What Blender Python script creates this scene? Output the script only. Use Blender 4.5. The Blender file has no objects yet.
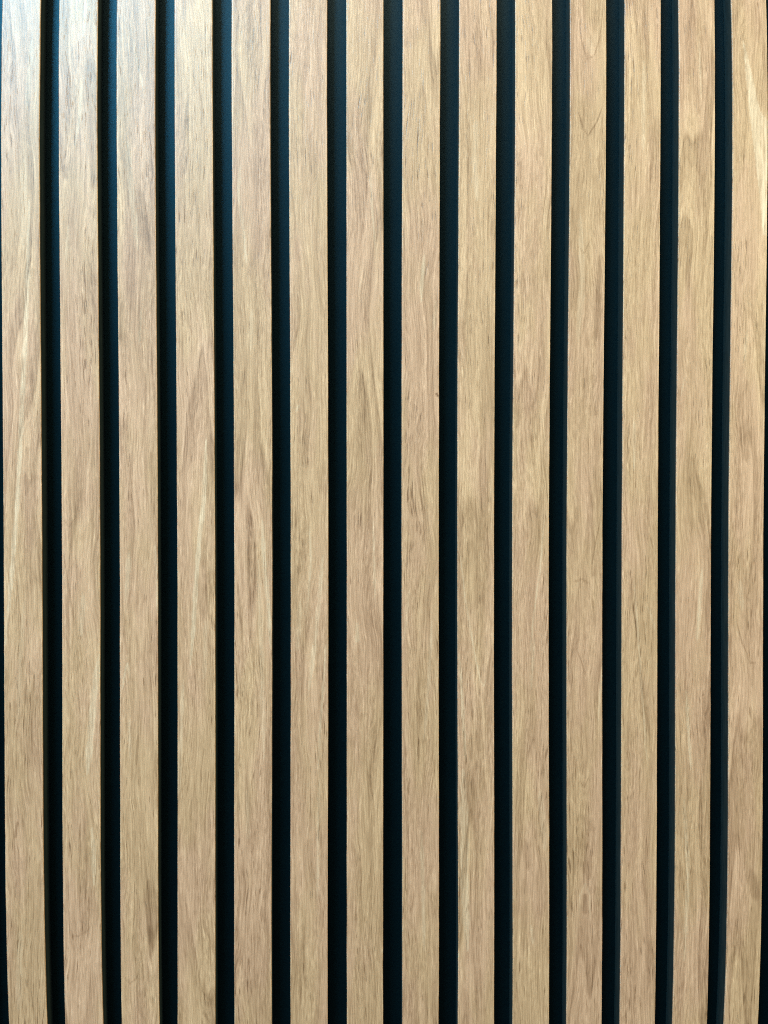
import bpy, math
import numpy as np
from mathutils import Matrix

# Slatted timber wall panel, close up.  X = along the wall, Y = into the wall, Z = up (metres).
EYE = 1.45            # height of the camera above the foot of the panel
DIST = 0.5723         # camera to slat faces
DEPTH = 0.0125        # slat depth in front of the backing board
LAM = 0.0009          # thickness of the wood laminate on each slat
TOP = 2.40            # panel height

# each slat: centre line in mm (quartic in height/400 mm: real timber is never dead straight) and width
SLATS = [
    ([-225.8, 0.24, -2.57, 0.3, 5.52], [26.62, -0.18]),
    ([-185.61, -0.01, -3.79, 0.41, 5.29], [26.73, -0.01]),
    ([-145.48, -0.2, -3.22, 0.51, 3.77], [26.94, 0.07]),
    ([-105.31, -0.47, -1.95, 0.68, 1.42], [26.85, -0.19]),
    ([-64.95, -0.21, -2.97, 0.36, 2.49], [27.17, 0.31]),
    ([-24.95, -0.36, -2.55, 0.55, 2.17], [27.15, 0.1]),
    ([14.76, -0.12, -0.42, 0.11, 0.4], [26.57, 0.09]),
    ([54.48, -0.25, 1.5, 0.27, -0.93], [27.18, 0.16]),
    ([94.71, -0.11, 2.71, -0.02, -1.92], [27.05, 0.26]),
    ([134.86, 0.49, 3.84, -0.82, -3.04], [27.1, -0.13]),
    ([174.61, 0.46, 3.93, -0.8, -3.41], [26.64, 0.07]),
    ([215.48, -0.13, 1.83, -0.03, -2.11], [26.91, 0.04]),
    ([255.45, 0.06, 3.91, -0.31, -5.06], [26.71, 0.25]),
    ([294.94, 0.14, 5.78, -0.64, -8.14], [26.37, 0.1]),
]
FIGURE = [
    (0, 'p', 1.54, 0.95, [(19.4, 209.0), (18.5, 170.0), (16.0, 112.0), (13.6, 70.0), (11.9, 35.0), (9.7, -0.0), (7.4, -28.0), (5.3, -56.0), (3.1, -78.0), (1.0, -102.0)]),
    (0, 'p', 1.75, 0.6, [(21.0, 320.0), (19.9, 303.0), (18.0, 272.0)]),
    (0, 'p', 2.1, 0.4, [(16.0, 237.0), (15.1, 174.0)]),
    (0, 'd', 0.42, 0.5, [(8.0, 56.0), (6.4, 21.0)]),
    (0, 'p', 1.4, 0.3, [(14.1, -71.0), (11.2, -113.0), (9.7, -155.0)]),
    (0, 'd', 0.84, 0.6, [(8.6, -228.0), (7.2, -238.0)]),
    (0, 'p', 2.1, 0.35, [(9.7, -305.0), (6.9, -362.0)]),
    (1, 'p', 1.05, 0.7, [(16.2, 293.0), (14.2, 266.0), (10.7, 245.0)]),
    (1, 'd', 1.75, 0.6, [(3.8, 232.0), (5.1, 226.0)]),
    (1, 'p', 2.24, 0.8, [(25.7, -110.0), (22.3, -138.0), (19.5, -170.0), (17.4, -195.0)]),
    (1, 'p', 1.54, 0.75, [(20.7, -233.0), (21.7, -249.0), (21.9, -274.0)]),
    (1, 'd', 0.42, 0.35, [(2.1, -311.0), (10.4, -310.0), (17.4, -306.0), (19.6, -302.0)]),
    (1, 'p', 1.05, 0.5, [(18.4, 349.0), (16.7, 321.0)]),
    (1, 'd', 0.35, 0.6, [(1.7, -43.0), (7.1, -78.0), (11.2, -99.0)]),
    (1, 'p', 1.75, 0.5, [(14.7, -67.0), (13.3, -96.0)]),
    (1, 'd', 0.35, 0.6, [(1.1, -14.0), (5.2, -19.0), (10.1, -12.0)]),
    (1, 'p', 1.05, 0.5, [(6.3, 192.0), (4.7, 168.0)]),
    (2, 'p', 0.49, 0.9, [(11.4, 321.0), (15.6, 301.0), (19.7, 283.0)]),
    (2, 'p', 1.82, 0.7, [(7.3, 252.0), (9.2, 228.0), (11.1, 204.0), (14.3, 176.0)]),
    (2, 'd', 2.1, 0.5, [(15.3, 221.0), (18.6, 200.0), (22.5, 172.0)]),
    (2, 'p', 1.75, 0.6, [(6.7, -37.0), (4.6, -71.0)]),
    (2, 'p', 0.84, 0.8, [(24.7, -32.0), (26.0, -57.0), (26.3, -82.0)]),
    (2, 'p', 0.56, 0.9, [(1.7, -135.0), (3.8, -121.0), (5.2, -116.0), (7.3, -126.0)]),
    (2, 'd', 0.84, 0.6, [(12.8, -167.0), (11.4, -189.0)]),
    (2, 'p', 0.91, 0.5, [(6.5, -156.0), (7.2, -185.0)]),
    (2, 'p', 0.84, 0.6, [(16.1, 134.0), (14.5, 109.0)]),
    (2, 'd', 1.54, 0.4, [(3.1, 140.0), (2.2, 112.0)]),
    (2, 'd', 1.75, 0.5, [(19.6, -271.0), (21.3, -329.0)]),
    (2, 'd', 0.35, 0.6, [(1.0, -339.0), (6.5, -345.0), (11.4, -341.0), (12.9, -336.0)]),
    (3, 'p', 1.54, 1.0, [(20.7, 42.0), (19.1, -0.0), (16.2, -22.0), (13.3, -57.0), (11.1, -93.0), (9.0, -118.0)]),
    (3, 'p', 1.4, 0.5, [(4.1, -128.0), (2.0, -171.0), (0.6, -214.0)]),
    (3, 'p', 1.4, 0.35, [(20.2, -86.0), (18.7, -128.0)]),
    (3, 'd', 0.49, 0.5, [(18.2, -43.0), (22.3, -86.0)]),
    (4, 'p', 1.26, 0.9, [(19.5, -14.0), (20.9, -43.0), (23.7, -72.0), (25.8, -107.0)]),
    (4, 'p', 1.12, 0.7, [(5.7, 237.0), (4.2, 219.0), (7.4, 191.0), (9.3, 168.0)]),
    (4, 'p', 1.4, 0.4, [(16.7, -43.0), (18.8, -100.0), (21.1, -186.0)]),
    (4, 'd', 0.7, 0.5, [(2.1, -57.0), (5.6, -100.0)]),
    (4, 'p', 1.4, 0.35, [(9.2, -208.0), (10.0, -244.0)]),
    (4, 'p', 1.54, 0.4, [(13.2, 135.0), (11.7, 106.0)]),
    (4, 'd', 0.42, 0.5, [(9.8, -143.0), (9.1, -165.0)]),
    (5, 'p', 1.4, 0.6, [(22.8, -40.0), (20.0, -72.0), (17.2, -101.0), (13.1, -136.0)]),
    (5, 'p', 0.63, 0.8, [(24.9, -104.0), (22.9, -137.0), (20.9, -165.0), (19.5, -194.0)]),
    (5, 'p', 1.75, 0.4, [(6.7, -72.0), (4.6, -108.0)]),
    (5, 'd', 0.35, 0.6, [(7.0, -259.0), (9.2, -317.0), (9.9, -346.0)]),
    (5, 'p', 0.7, 0.7, [(13.0, -18.0), (14.4, -43.0), (11.6, -79.0)]),
    (5, 'p', 0.84, 0.8, [(5.6, 67.0), (4.2, 63.0)]),
    (5, 'd', 1.05, 0.35, [(18.9, -201.0), (21.8, -252.0)]),
    (5, 'p', 0.91, 0.5, [(20.3, -201.0), (19.1, -288.0)]),
    (6, 'd', 0.35, 0.8, [(11.3, 91.0), (13.4, 75.0), (12.7, 54.0)]),
    (6, 'p', 0.84, 0.6, [(17.1, 235.0), (19.2, 200.0), (21.3, 178.0)]),
    (6, 'd', 0.42, 0.5, [(17.7, -83.0), (19.1, -115.0), (19.9, -137.0)]),
    (6, 'p', 1.4, 0.6, [(7.6, -90.0), (7.6, -101.0)]),
    (6, 'p', 0.84, 0.5, [(19.1, -15.0), (20.6, -72.0)]),
    (6, 'd', 1.4, 0.3, [(4.0, -115.0), (3.3, -158.0)]),
    (7, 'p', 1.26, 0.9, [(15.7, 175.0), (14.3, 157.0), (13.7, 142.0)]),
    (7, 'd', 0.77, 1.3, [(24.8, 76.0), (25.8, 75.0)]),
    (7, 'p', 1.26, 0.6, [(13.7, -239.0), (15.1, -283.0), (15.8, -327.0)]),
    (7, 'd', 1.4, 0.4, [(13.2, -108.0), (11.7, -152.0), (12.3, -188.0)]),
    (7, 'p', 0.84, 0.4, [(5.4, -65.0), (1.8, -101.0)]),
    (7, 'd', 0.35, 0.6, [(11.0, 72.0), (11.0, 61.0)]),
    (7, 'p', 1.05, 0.5, [(21.7, -87.0), (18.8, -137.0), (15.9, -174.0)]),
    (7, 'p', 1.05, 0.5, [(22.9, 122.0), (24.2, 143.0)]),
    (8, 'p', 0.49, 0.9, [(2.2, -40.0), (5.7, -72.0), (10.7, -101.0), (16.4, -131.0), (19.3, -135.0), (21.5, -128.0)]),
    (8, 'p', 1.05, 0.8, [(1.4, -112.0), (3.4, -145.0), (5.5, -189.0)]),
    (8, 'p', 2.8, 0.7, [(4.0, -196.0), (4.6, -232.0), (4.5, -276.0), (6.7, -328.0)]),
    (8, 'd', 0.42, 0.6, [(11.1, -339.0), (9.6, -306.0), (8.9, -269.0)]),
    (8, 'p', 1.96, 0.5, [(12.2, 272.0), (11.0, 244.0), (13.3, 215.0)]),
    (8, 'd', 0.35, 0.6, [(14.1, 322.0), (16.3, 301.0)]),
    (8, 'd', 2.1, 0.35, [(15.0, -145.0), (17.7, -218.0)]),
    (8, 'd', 0.7, 0.5, [(23.3, 336.0), (24.7, 326.0)]),
    (9, 'p', 0.56, 0.8, [(22.9, -15.0), (20.2, -51.0), (15.2, -87.0), (13.0, -116.0)]),
    (9, 'p', 0.84, 0.6, [(15.9, -102.0), (13.7, -138.0)]),
    (9, 'd', 2.1, 0.4, [(9.1, -248.0), (11.2, -270.0)]),
    (9, 'd', 0.35, 0.6, [(3.9, 223.0), (4.5, 244.0)]),
    (9, 'p', 1.05, 0.5, [(13.3, -311.0), (14.8, -325.0)]),
    (9, 'd', 2.45, 0.3, [(8.3, -277.0), (8.3, -329.0)]),
    (9, 'd', 0.35, 0.5, [(15.7, 112.0), (12.4, 72.0)]),
    (9, 'p', 2.1, 0.35, [(20.0, -212.0), (23.5, -256.0)]),
    (10, 'd', 0.49, 0.8, [(24.2, 285.0), (19.9, 273.0), (13.4, 263.0), (9.7, 268.0), (6.0, 280.0)]),
    (10, 'd', 0.42, 0.6, [(6.0, 353.0), (8.1, 331.0), (12.5, 318.0), (17.6, 320.0), (22.0, 334.0), (24.2, 355.0)]),
    (10, 'p', 2.1, 0.3, [(13.9, 331.0), (15.4, 323.0)]),
    (10, 'p', 2.1, 0.4, [(8.0, 206.0), (9.9, 159.0), (7.4, 116.0)]),
    (10, 'd', 2.1, 0.6, [(22.9, 177.0), (21.8, 145.0), (20.6, 116.0)]),
    (10, 'd', 0.42, 0.6, [(6.0, 184.0), (11.2, 178.0), (15.5, 188.0)]),
    (10, 'd', 0.56, 0.45, [(6.3, -59.0), (11.5, -58.0), (16.7, -61.0)]),
    (10, 'd', 0.35, 0.8, [(24.6, -16.0), (21.0, -33.0), (18.8, -47.0)]),
    (10, 'd', 0.35, 0.8, [(7.1, -107.0), (11.6, -120.0), (14.5, -129.0)]),
    (10, 'd', 1.54, 0.6, [(13.6, -290.0), (13.6, -302.0)]),
    (10, 'p', 0.49, 0.6, [(9.2, -304.0), (9.9, -289.0), (13.6, -281.0), (17.3, -290.0), (17.4, -308.0)]),
    (10, 'd', 0.49, 0.6, [(9.2, -205.0), (12.9, -210.0), (16.6, -203.0)]),
    (10, 'p', 0.56, 0.6, [(27.1, -117.0), (23.4, -161.0)]),
    (10, 'd', 0.35, 0.7, [(21.1, 65.0), (21.1, 61.0)]),
    (11, 'd', 0.42, 1.0, [(6.2, -51.0), (7.7, -73.0), (10.0, -88.0), (11.5, -104.0)]),
    (11, 'p', 0.63, 0.7, [(18.8, -78.0), (21.7, -84.0), (24.7, -95.0)]),
    (11, 'd', 0.35, 0.8, [(18.6, -246.0), (20.1, -266.0)]),
    (11, 'p', 1.4, 0.5, [(14.3, 318.0), (13.7, 282.0), (13.8, 254.0)]),
    (11, 'p', 1.05, 0.6, [(8.6, 58.0), (8.8, 22.0)]),
    (11, 'd', 1.26, 0.4, [(11.5, -110.0), (16.8, -147.0), (21.3, -176.0)]),
    (11, 'p', 0.7, 0.6, [(9.1, -59.0), (14.5, -132.0), (19.1, -191.0)]),
    (11, 'd', 2.1, 0.3, [(22.0, -324.0), (20.9, -361.0)]),
    (12, 'p', 1.4, 0.7, [(19.8, -51.0), (18.4, -73.0), (16.2, -103.0)]),
    (12, 'd', 0.63, 1.3, [(20.8, -143.0), (21.0, -144.0)]),
    (12, 'p', 1.12, 0.7, [(8.0, -140.0), (9.6, -169.0), (11.9, -199.0)]),
    (12, 'p', 0.7, 0.6, [(14.9, 334.0), (16.2, 291.0)]),
    (12, 'd', 1.75, 0.35, [(23.6, -66.0), (22.3, -132.0)]),
    (12, 'p', 1.4, 0.6, [(6.7, -221.0), (10.0, -273.0), (7.8, -340.0)]),
    (12, 'd', 0.35, 0.5, [(12.3, -273.0), (15.0, -318.0)]),
    (12, 'p', 0.56, 0.7, [(6.1, 91.0), (3.3, 77.0)]),
    (13, 'w', 0.0, 1.0, [(7.7, 336.0), (9.6, 313.0), (12.4, 284.0), (17.0, 248.0), (20.9, 219.0), (23.5, 194.0), (27.2, 194.0), (26.7, 277.0), (20.7, 284.0), (14.8, 310.0), (9.9, 331.0)]),
    (13, 'd', 0.42, 0.7, [(5.9, -88.0), (9.7, -103.0), (13.5, -112.0), (16.6, -120.0), (21.1, -120.0)]),
    (13, 'd', 2.8, 0.45, [(14.0, 51.0), (12.8, 29.0)]),
    (13, 'd', 3.5, 0.5, [(18.7, -274.0), (22.1, -296.0)]),
    (13, 'd', 0.35, 0.7, [(7.7, -244.0), (9.4, -266.0), (8.8, -281.0)]),
    (13, 'p', 1.75, 0.5, [(8.8, -59.0), (10.4, -81.0)]),
    (13, 'p', 1.05, 0.5, [(12.3, 124.0), (10.4, 102.0)]),
    (13, 'd', 0.35, 0.6, [(10.7, 132.0), (12.5, 110.0)]),
]

sc = bpy.context.scene
col = sc.collection

# ------------------------------------------------------------------ materials
class NT:
    def __init__(s, name):
        s.m = bpy.data.materials.new(name); s.m.use_nodes = True
        s.t = s.m.node_tree; s.t.nodes.clear()
        s.out = s.t.nodes.new('ShaderNodeOutputMaterial')
        s.bsdf = s.t.nodes.new('ShaderNodeBsdfPrincipled')
        s.t.links.new(s.bsdf.outputs[0], s.out.inputs[0])
    def n(s, typ, **kw):
        d = s.t.nodes.new(typ)
        for k, v in kw.items(): setattr(d, k, v)
        return d
    def put(s, sock, v):
        if isinstance(v, bpy.types.NodeSocket): s.t.links.new(v, sock)
        else: sock.default_value = v
    def math(s, op, a, b=0.0, c=0.0, clamp=False):
        d = s.n('ShaderNodeMath', operation=op, use_clamp=clamp)
        s.put(d.inputs[0], a); s.put(d.inputs[1], b); s.put(d.inputs[2], c)
        return d.outputs[0]
    def vmath(s, op, a, b):
        d = s.n('ShaderNodeVectorMath', operation=op)
        s.put(d.inputs[0], a); s.put(d.inputs[1], b)
        return d.outputs[0]
    def noise(s, vec, w, scale=1.0, detail=2.0, rough=0.5, dist=0.0):
        d = s.n('ShaderNodeTexNoise', noise_dimensions='4D')
        s.put(d.inputs['Vector'], vec); s.put(d.inputs['W'], w)
        s.put(d.inputs['Scale'], scale); s.put(d.inputs['Detail'], detail)
        s.put(d.inputs['Roughness'], rough); s.put(d.inputs['Distortion'], dist)
        return d.outputs[0]
    def rng(s, v, a, b, c=0.0, d=1.0, smooth=True):
        r = s.n('ShaderNodeMapRange', interpolation_type='SMOOTHSTEP' if smooth else 'LINEAR')
        for i, q in enumerate((v, a, b, c, d)): s.put(r.inputs[i], q)
        return r.outputs[0]
    def mix(s, f, a, b, blend='MIX'):
        d = s.n('ShaderNodeMix', data_type='RGBA', blend_type=blend)
        s.put(d.inputs[0], f); s.put(d.inputs[6], a); s.put(d.inputs[7], b)
        return d.outputs[2]

def wood_material():
    s = NT('tan_wood_grain')
    tc = s.n('ShaderNodeTexCoord').outputs['Object']
    idx = s.n('ShaderNodeObjectInfo').outputs['Object Index']
    W = s.math('MULTIPLY', idx, 7.31)
    W2 = s.math('MULTIPLY_ADD', idx, 7.31, 101.7)
    W3 = s.math('MULTIPLY_ADD', idx, 7.31, 57.3)
    fig = s.n('ShaderNodeAttribute', attribute_name='figure')
    sep = s.n('ShaderNodeSeparateColor'); s.put(sep.inputs[0], fig.outputs['Color'])
    pale, dark, edge = sep.outputs[0], sep.outputs[1], sep.outputs[2]
    mul = lambda v: s.vmath('MULTIPLY', tc, v)
    # slow wander of the grain
    wob = s.noise(mul((30, 0, 9)), W, 1, 2)
    wobf = s.noise(mul((260, 0, 36)), W2, 1, 2)
    sep3 = s.n('ShaderNodeSeparateXYZ'); s.put(sep3.inputs[0], tc)
    X, Z = sep3.outputs[0], sep3.outputs[2]
    Xw = s.math('ADD', X, s.math('MULTIPLY_ADD', wob, 0.017, -0.0085))
    Xw2 = s.math('ADD', Xw, s.math('MULTIPLY_ADD', wobf, 0.0015, -0.00075))
    cb = s.n('ShaderNodeCombineXYZ'); s.put(cb.inputs[0], Xw2); s.put(cb.inputs[2], Z)
    g = cb.outputs[0]
    gm = lambda v: s.vmath('MULTIPLY', g, v)
    lng = s.noise(gm((1150, 0, 15)), W3, 1, 2, 0.6)
    # growth rings cut on the flat: contours of a long smooth field give flames and streaks
    field = s.noise(gm((34, 0, 2.6)), W, 1, 1.5, 0.45)
    ring = s.math('FRACT', s.math('MULTIPLY', field, 9.0))
    ringv = s.math('MULTIPLY', s.rng(ring, 0.0, 0.75), s.rng(ring, 0.86, 1.0, 1.0, 0.0))
    ringA = s.rng(s.noise(mul((45, 0, 5)), W3, 1, 2), 0.42, 0.62)
    rline = s.math('MULTIPLY', s.rng(ring, 0.82, 0.9), s.rng(ring, 0.92, 1.0, 1.0, 0.0))
    # soft lengthwise bands
    ring2 = s.math('FRACT', s.math('MULTIPLY', field, 38.0))
    rl2 = s.math('MULTIPLY', s.rng(ring2, 0.55, 0.9), s.rng(ring2, 0.92, 1.0, 1.0, 0.0))
    band = s.noise(gm((150, 0, 2.5)), W2, 1, 3, 0.6)
    band2 = s.noise(gm((420, 0, 9)), W3, 1, 3, 0.6)
    # hue patches, pinkish <-> straw
    hue = s.noise(mul((28, 0, 7)), W3, 1, 3, 0.6)
    # fibre and flecks
    fib = s.noise(gm((1150, 0, 42)), W, 1, 3, 0.7)
    strk = s.noise(gm((560, 0, 11)), W2, 1, 3, 0.65)
    fleck = s.noise(gm((1250, 0, 150)), W2, 1, 3, 0.7, 0.4)
    fleckA = s.rng(s.noise(mul((90, 0, 11)), W, 1, 2), 0.38, 0.62)
    # open pores: short dark dashes, thicker in some areas
    pore = s.noise(gm((1300, 0, 70)), W3, 1, 1.0, 0.5)
    poreA = s.noise(mul((60, 0, 8)), W2, 1, 2)
    poreT = s.math('MULTIPLY_ADD', poreA, -0.42, 0.85)
    porem = s.rng(pore, poreT, s.math('ADD', poreT, 0.10))
    lightp = s.noise(gm((1000, 0, 110)), W, 1, 1.5, 0.5)
    lightm = s.rng(lightp, 0.60, 0.72)

    base = s.mix(s.rng(hue, 0.40, 0.60), PINK, STRAW)
    c = base
    v = s.math('MULTIPLY_ADD', s.math('SUBTRACT', ringv, 0.5), s.math('MULTIPLY_ADD', ringA, 0.26, 0.07), 1.0)
    v = s.math('ADD', v, s.math('MULTIPLY_ADD', band, 0.26, -0.13))
    v = s.math('ADD', v, s.math('MULTIPLY_ADD', band2, 0.36, -0.18))
    v = s.math('ADD', v, s.math('MULTIPLY_ADD', fib, 1.4, -0.7))
    v = s.math('ADD', v, s.math('MULTIPLY_ADD', strk, 0.28, -0.14))
    v = s.math('ADD', v, s.math('MULTIPLY', s.math('MULTIPLY_ADD', fleck, 1.35, -0.675), s.math('MULTIPLY_ADD', fleckA, 0.8, 0.2)))
    v = s.math('SUBTRACT', v, s.math('MULTIPLY', rline, s.math('MULTIPLY', ringA, 0.2)))
    v = s.math('ADD', v, s.math('MULTIPLY_ADD', lng, 0.6, -0.3))
    v = s.math('SUBTRACT', v, s.math('MULTIPLY', rl2, s.math('MULTIPLY_ADD', ringA, 0.09, 0.02)))
    tone = s.n('ShaderNodeTexWhiteNoise', noise_dimensions='1D'); s.put(tone.inputs['W'], W)
    v = s.math('ADD', v, s.math('MULTIPLY_ADD', tone.outputs['Value'], 0.07, -0.035))
    v = s.math('MULTIPLY', v, s.math('MULTIPLY_ADD', porem, -0.5, 1.0))
    v = s.math('MULTIPLY', v, s.math('MULTIPLY_ADD', lightm, 0.22, 1.0))
    # sapwood streaks, flames, dark mineral lines
    brk = s.rng(s.noise(gm((500, 0, 40)), W, 1, 3), 0.3, 0.55)
    pm = s.math('MULTIPLY', pale, s.math('MULTIPLY_ADD', brk, 0.5, 0.5), clamp=True)
    c = s.mix(s.math('MULTIPLY', pm, 0.9), c, SAP)
    v = s.math('MULTIPLY_ADD', pm, 0.04, v)
    v = s.math('MULTIPLY', v, s.math('MULTIPLY_ADD', s.math('MULTIPLY', dark, s.math('MULTIPLY_ADD', brk, 0.5, 0.5)), -0.62, 1.0))
    # paler arris of the laminate
    v = s.math('MULTIPLY_ADD', edge, 0.10, v)
    cc = s.n('ShaderNodeCombineColor')
    for i in range(3): s.put(cc.inputs[i], s.math('POWER', v, (0.92, 1.06, 1.20)[i]))
    c = s.mix(1.0, c, cc.outputs[0], 'MULTIPLY')
    # saturate the darks a little: pores are brown, not grey
    s.put(s.bsdf.inputs['Base Color'], c)
    s.put(s.bsdf.inputs['Roughness'], s.math('MULTIPLY_ADD', fib, 0.16, WOOD_ROUGH))
    s.bsdf.inputs['Specular IOR Level'].default_value = 0.75
    b = s.n('ShaderNodeBump'); b.inputs['Strength'].default_value = 0.35; b.inputs['Distance'].default_value = 0.0004
    h = s.math('SUBTRACT', s.math('MULTIPLY_ADD', fib, 0.5, s.math('MULTIPLY', fleck, 0.4)), s.math('MULTIPLY', porem, 0.6))
    s.put(b.inputs['Height'], h); s.put(s.bsdf.inputs['Normal'], b.outputs[0])
    return s.m

def black_material(name, colr, rough, grain, spec=0.5):
    s = NT(name)
    tc = s.n('ShaderNodeTexCoord').outputs['Object']
    n1 = s.noise(s.vmath('MULTIPLY', tc, grain), 3.0, 1, 3, 0.6)
    n2 = s.noise(s.vmath('MULTIPLY', tc, (25, 25, 6)), 9.0, 1, 3, 0.6)
    dark = tuple(q * 0.7 for q in colr) + (1,); lite = tuple(q * 1.35 for q in colr) + (1,)
    c = s.mix(s.rng(n1, 0.3, 0.7), dark, lite)
    s.put(s.bsdf.inputs['Base Color'], c)
    s.put(s.bsdf.inputs['Roughness'], s.math('MULTIPLY_ADD', n2, 0.14, rough))
    s.bsdf.inputs['Specular IOR Level'].default_value = spec
    s.bsdf.inputs['Specular Tint'].default_value = (0.35, 0.8, 1.0, 1)
    b = s.n('ShaderNodeBump'); b.inputs['Strength'].default_value = 0.15; b.inputs['Distance'].default_value = 0.0003
    s.put(b.inputs['Height'], n1); s.put(s.bsdf.inputs['Normal'], b.outputs[0])
    return s.m

PINK  = (0.505, 0.309, 0.190, 1)
STRAW = (0.500, 0.319, 0.180, 1)
SAP   = (0.590, 0.425, 0.275, 1)
WOOD_ROUGH = 0.34
WOOD = wood_material()
CORE = black_material('black_satin_core', (0.017, 0.023, 0.022), 0.50, (900, 900, 60))
FELT = black_material('black_backing', (0.0014, 0.0054, 0.0064), 0.34, (1400, 1400, 1400), 0.36)

# ------------------------------------------------------------------ geometry
def link(name, me, mat, parent=None):
    o = bpy.data.objects.new(name, me); col.objects.link(o)
    me.materials.append(mat)
    if parent: o.parent = parent
    return o

def grid_mesh(name, V, ny, nx, closed, smooth=True, caps=False):
    """V: (ny, nx, 3) rows of section points; closed sections wrap round."""
    me = bpy.data.meshes.new(name)
    i = np.arange(ny - 1)[:, None]; k = np.arange(nx if closed else nx - 1)[None, :]
    k2 = (k + 1) % nx
    a = i * nx + k; b = i * nx + k2; c = (i + 1) * nx + k2; d = (i + 1) * nx + k
    F = np.stack([a, b, c, d], -1).reshape(-1, 4)
    faces = F.tolist()
    if caps:
        faces.append(list(range(nx))[::-1]); faces.append([(ny - 1) * nx + q for q in range(nx)])
    me.from_pydata(V.reshape(-1, 3).tolist(), [], faces)
    me.polygons.foreach_set('use_smooth', [smooth] * len(me.polygons))
    me.update()
    return me

def centre(z, cen):                      # z in metres above the foot
    t = np.clip((z - EYE) / 0.4, -1.03, 1.03)
    return sum(c * t ** k for k, c in enumerate(cen)) * 0.001 + 0.0001
def width(z, wid):
    t = np.clip((z - EYE) / 0.4, -1.03, 1.03)
    return (wid[0] - 0.32 + wid[1] * t) * 0.001

def figure_attr(si, u, zz):
    """sapwood streaks and dark lines of one slat; u across (mm), zz up from the eye (mm)."""
    pale = np.zeros_like(u); dark = np.zeros_like(u)
    for (s, kind, hw, st, pts) in FIGURE:
        if s != si: continue
        P = np.array(pts, float)
        if kind == 'w':                                   # closed patch
            x0, y0 = P[:, 0], P[:, 1]; x1, y1 = np.roll(x0, -1), np.roll(y0, -1)
            ins = np.zeros(u.shape, bool)
            for a, b, c, d in zip(x0, y0, x1, y1):
                if b == d: continue
                cond = (b > zz) != (d > zz)
                ins ^= cond & (u < (c - a) * (zz - b) / (d - b) + a)
            pale = np.maximum(pale, ins * st); continue
        L = np.concatenate([[0], np.cumsum(np.hypot(*(P[1:] - P[:-1]).T))])
        best = np.full(u.shape, 1e9); along = np.zeros_like(u)
        for q in range(len(P) - 1):
            ab = P[q + 1] - P[q]; l2 = max(ab @ ab, 1e-6)
            t = np.clip(((u - P[q, 0]) * ab[0] + (zz - P[q, 1]) * ab[1]) / l2, 0, 1)
            d = np.hypot(u - P[q, 0] - t * ab[0], zz - P[q, 1] - t * ab[1])
            m = d < best; best = np.where(m, d, best); along = np.where(m, L[q] + t * math.sqrt(l2), along)
        tt = along / L[-1]
        taper = np.clip(np.minimum(tt, 1 - tt) * 5, 0, 1) ** 0.6 if L[-1] > 12 else 1.0
        h = hw * (0.25 + 0.75 * taper)
        wv = h * (1 + 0.25 * np.sin(zz * 0.35 + si) * np.sin(zz * 0.11 + 2 * si))
        soft = 0.45 if hw < 1.2 else (0.6 if kind == 'p' else hw * 0.9)
        m = st * np.clip((wv + soft * 0.5 - best) / soft, 0, 1)
        if kind == 'p': pale = np.maximum(pale, m)
        else: dark = np.maximum(dark, m)
    return pale, dark

# rows: fine where the photograph looks, coarse above and below
Z_FINE = np.concatenate([np.arange(0.0, EYE - 0.44, 0.06), np.arange(EYE - 0.44, EYE + 0.44, 0.0013),
                         np.arange(EYE + 0.44, TOP, 0.06), [TOP]])
Z_COARSE = np.concatenate([np.arange(0.0, EYE - 0.44, 0.1), np.arange(EYE - 0.44, EYE + 0.44, 0.01),
                           np.arange(EYE + 0.44, TOP, 0.1), [TOP]])

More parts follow.
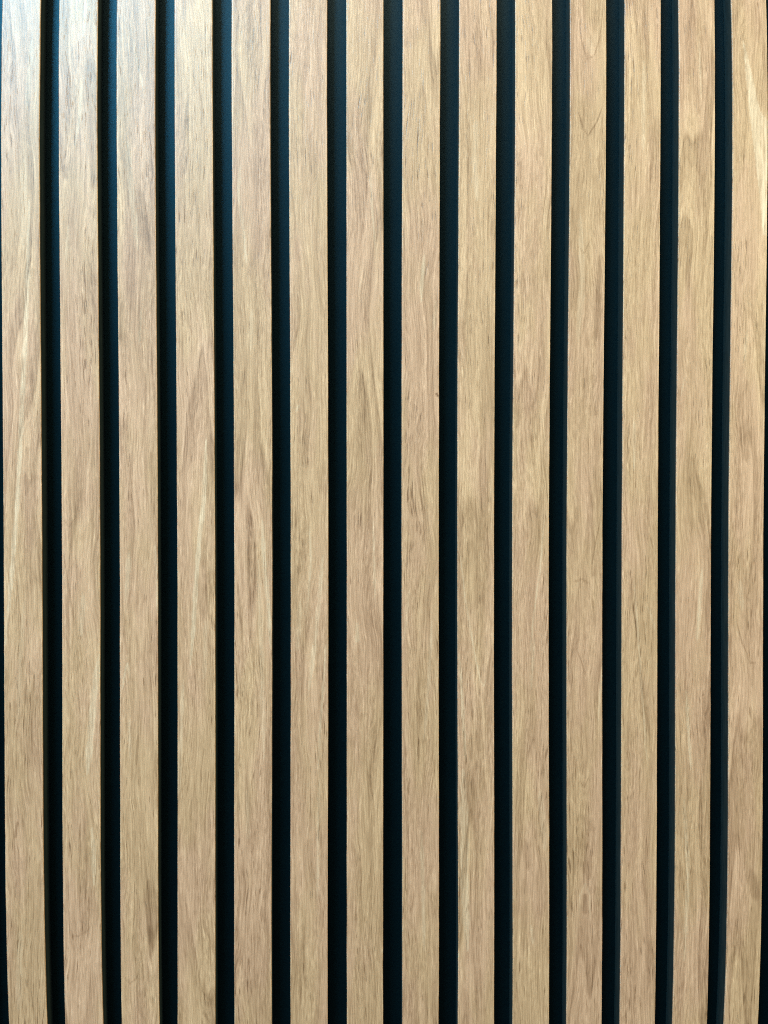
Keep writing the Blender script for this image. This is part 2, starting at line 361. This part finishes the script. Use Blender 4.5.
def make_slat(root, cen, wid, si, fine):
    x0 = cen[0] * 0.001
    slat = None
    # black core
    z = Z_COARSE; r = 0.0003
    c = centre(z, cen) - x0; h = width(z, wid) / 2 - 0.00012
    sec = [(-1, r, LAM), (-1, 0, LAM + r), (-1, 0, DEPTH - r), (-1, r, DEPTH), (1, r, DEPTH), (1, 0, DEPTH - r), (1, 0, LAM + r), (1, r, LAM)]
    V = np.zeros((len(z), len(sec), 3))
    for k, (sg, inn, y) in enumerate(sec):
        V[:, k, 0] = c + sg * (h - inn); V[:, k, 1] = y; V[:, k, 2] = z
    slat = link('slat', grid_mesh('slat', V, len(z), len(sec), True, smooth=False, caps=True), CORE, root)
    slat.location = (x0, 0, 0)
    # wood laminate with eased arrises
    z = Z_FINE if fine else Z_COARSE
    c = centre(z, cen) - x0; h = width(z, wid) / 2
    rr = 0.00035
    arc = [(rr * (1 - math.sin(a)), rr * (1 - math.cos(a))) for a in (math.pi / 2, math.pi / 3, math.pi / 6, 0)]
    left = [(-1, 0, LAM)] + [(-1, i, d) for i, d in arc]
    right = [(1, i, d) for i, d in arc[::-1]] + [(1, 0, LAM)]
    nin = 38 if fine else 4
    flat = [(np.cos(0) * t, None, 0) for t in np.linspace(-1, 1, nin + 2)[1:-1]]
    n = len(left) + nin + len(right)
    V = np.zeros((len(z), n, 3)); k = 0
    # saw-cut edges waver by a few hundredths of a millimetre
    rngs = np.random.RandomState(40 + si)
    def waver():
        q = rngs.randn(len(z)); q = np.convolve(q, np.ones(5) / 5, 'same'); q2 = np.convolve(rngs.randn(len(z)), np.ones(25) / 25, 'same')
        return 0.00002 * q + 0.00022 * q2
    wl, wr = waver(), waver()
    for sg, inn, d in left: V[:, k, 0] = c - h + inn + wl; V[:, k, 1] = d; k += 1
    for t, _, d in flat: V[:, k, 0] = c + t * (h - rr); k += 1
    for sg, inn, d in right: V[:, k, 0] = c + h - inn + wr; V[:, k, 1] = d; k += 1
    V[:, :, 2] = z[:, None]
    me = grid_mesh('wood_face', V, len(z), n, False, smooth=True)
    u = (V[:, :, 0] - (c - h)[:, None]) / (2 * h)[:, None] * 26.6
    zz = (V[:, :, 2] - EYE) * 1000
    if fine: pale, dark = figure_attr(si, u, zz)
    else: pale = np.zeros_like(u); dark = np.zeros_like(u)
    dist = np.minimum(u, 26.6 - u)
    edge = np.clip((0.75 - dist) / 0.5, 0, 1)
    A = np.stack([pale, dark, edge, np.ones_like(u)], -1).astype(np.float32)
    at = me.color_attributes.new('figure', 'FLOAT_COLOR', 'POINT')
    at.data.foreach_set('color', A.ravel())
    face = link('wood_face', me, WOOD, slat)
    face.pass_index = si + 3
    return slat

panel = bpy.data.objects.new('slat_panel', None); col.objects.link(panel)
panel['label'] = 'wall panel of upright tan wood-grain slats standing proud of a black backing'
panel['category'] = 'slat panel'

extra = [([-225.8 - 40 * k], [26.8, 0]) for k in (3, 2, 1)]
extra_r = [([294.9 + 40 * k], [26.8, 0]) for k in (1, 2, 3)]
for q, (cen, wid) in enumerate(extra): make_slat(panel, cen, wid, -3 + q, False)
SLAT_LABELS = {0: 'leftmost slat, with a long slanting cream streak down its upper half',
               3: 'slat with a thin cream streak slanting across its middle',
               10: 'slat with nested U-shaped grain arches near its top',
               13: 'rightmost slat, with a pale wedge of sapwood near its top'}
for si, (cen, wid) in enumerate(SLATS):
    o = make_slat(panel, cen, wid, si, True)
    if si in SLAT_LABELS: o['label'] = SLAT_LABELS[si]
for q, (cen, wid) in enumerate(extra_r): make_slat(panel, cen, wid, 14 + q, False)

xl, xr = -0.2258 - 0.12 - 0.0135, 0.2949 + 0.12 + 0.0135
y0, y1 = DEPTH + 0.00002, DEPTH + 0.009
V = []
zs = [0.0, TOP]
for z in zs:
    V.append([(xl, y0, z), (xr, y0, z), (xr, y1, z), (xl, y1, z)])
me = grid_mesh('backing_board', np.array(V), 2, 4, True, smooth=False, caps=True)
link('backing_board', me, FELT, panel)

# ------------------------------------------------------------------ light
def area(name, loc, target, size, power, colr):
    L = bpy.data.lights.new(name, 'AREA'); L.shape = 'RECTANGLE'; L.size, L.size_y = size
    L.energy = power; L.color = colr
    o = bpy.data.objects.new(name, L); col.objects.link(o)
    d = (Matrix.Translation(target).to_translation() - Matrix.Translation(loc).to_translation())
    o.location = loc; o.rotation_euler = d.to_track_quat('-Z', 'Y').to_euler()
    return o
# added cool lamp, high left behind the camera; its glare stands in for lens haze
area('haze_light', (-1.12, -1.72, EYE + 1.84), (-0.25, 0, EYE + 0.2), (0.9, 0.6), 90, (0.13, 0.64, 1.0))
# added fill lamps, unseen: one overhead, one at either side for the slat sides
area('overhead_fill', (-0.3, -0.95, EYE + 2.2), (-0.1, 0, EYE + 0.2), (1.9, 1.1), 74, (1.0, 0.83, 0.63))
area('side_fill', (2.6, -1.8, EYE + 1.0), (-0.2, 0, EYE), (0.8, 1.0), 74, (1.0, 0.86, 0.48))
area('side_fill', (-1.9, -1.35, EYE + 0.6), (-0.1, 0, EYE), (1.2, 1.4), 30, (1.0, 0.83, 0.70))
w = bpy.data.worlds.new('World'); sc.world = w; w.use_nodes = True
bg = w.node_tree.nodes['Background']; bg.inputs[0].default_value = (0.6, 0.9, 1.0, 1); bg.inputs[1].default_value = 0.06

# ------------------------------------------------------------------ camera
cam = bpy.data.cameras.new('camera'); co = bpy.data.objects.new('camera', cam); col.objects.link(co)
cam.sensor_fit = 'VERTICAL'; cam.sensor_height = 36.0; cam.lens = 798.0 / 1024 * 36.0
cam.clip_start = 0.01; cam.clip_end = 100
R = np.array([[0.998765912, -0.000369286674, 0.0496640476],
              [-0.000394165783, 0.999881925, 0.0153616641],
              [-0.0496638564, -0.0153622824, 0.998647837]])
def wv(c): return (c[0], c[2], -c[1])
rt, up, bk = wv(R[:, 0]), wv(-R[:, 1]), wv(-R[:, 2])
co.matrix_world = Matrix(((rt[0], up[0], bk[0], 0), (rt[1], up[1], bk[1], -DIST), (rt[2], up[2], bk[2], EYE), (0, 0, 0, 1)))
sc.camera = co
sc.cycles.use_denoising = False
sc.cycles.filter_width = 1.15
sc.view_settings.view_transform = 'Standard'; sc.view_settings.look = 'None'
sc.view_settings.exposure = 0; sc.view_settings.gamma = 1
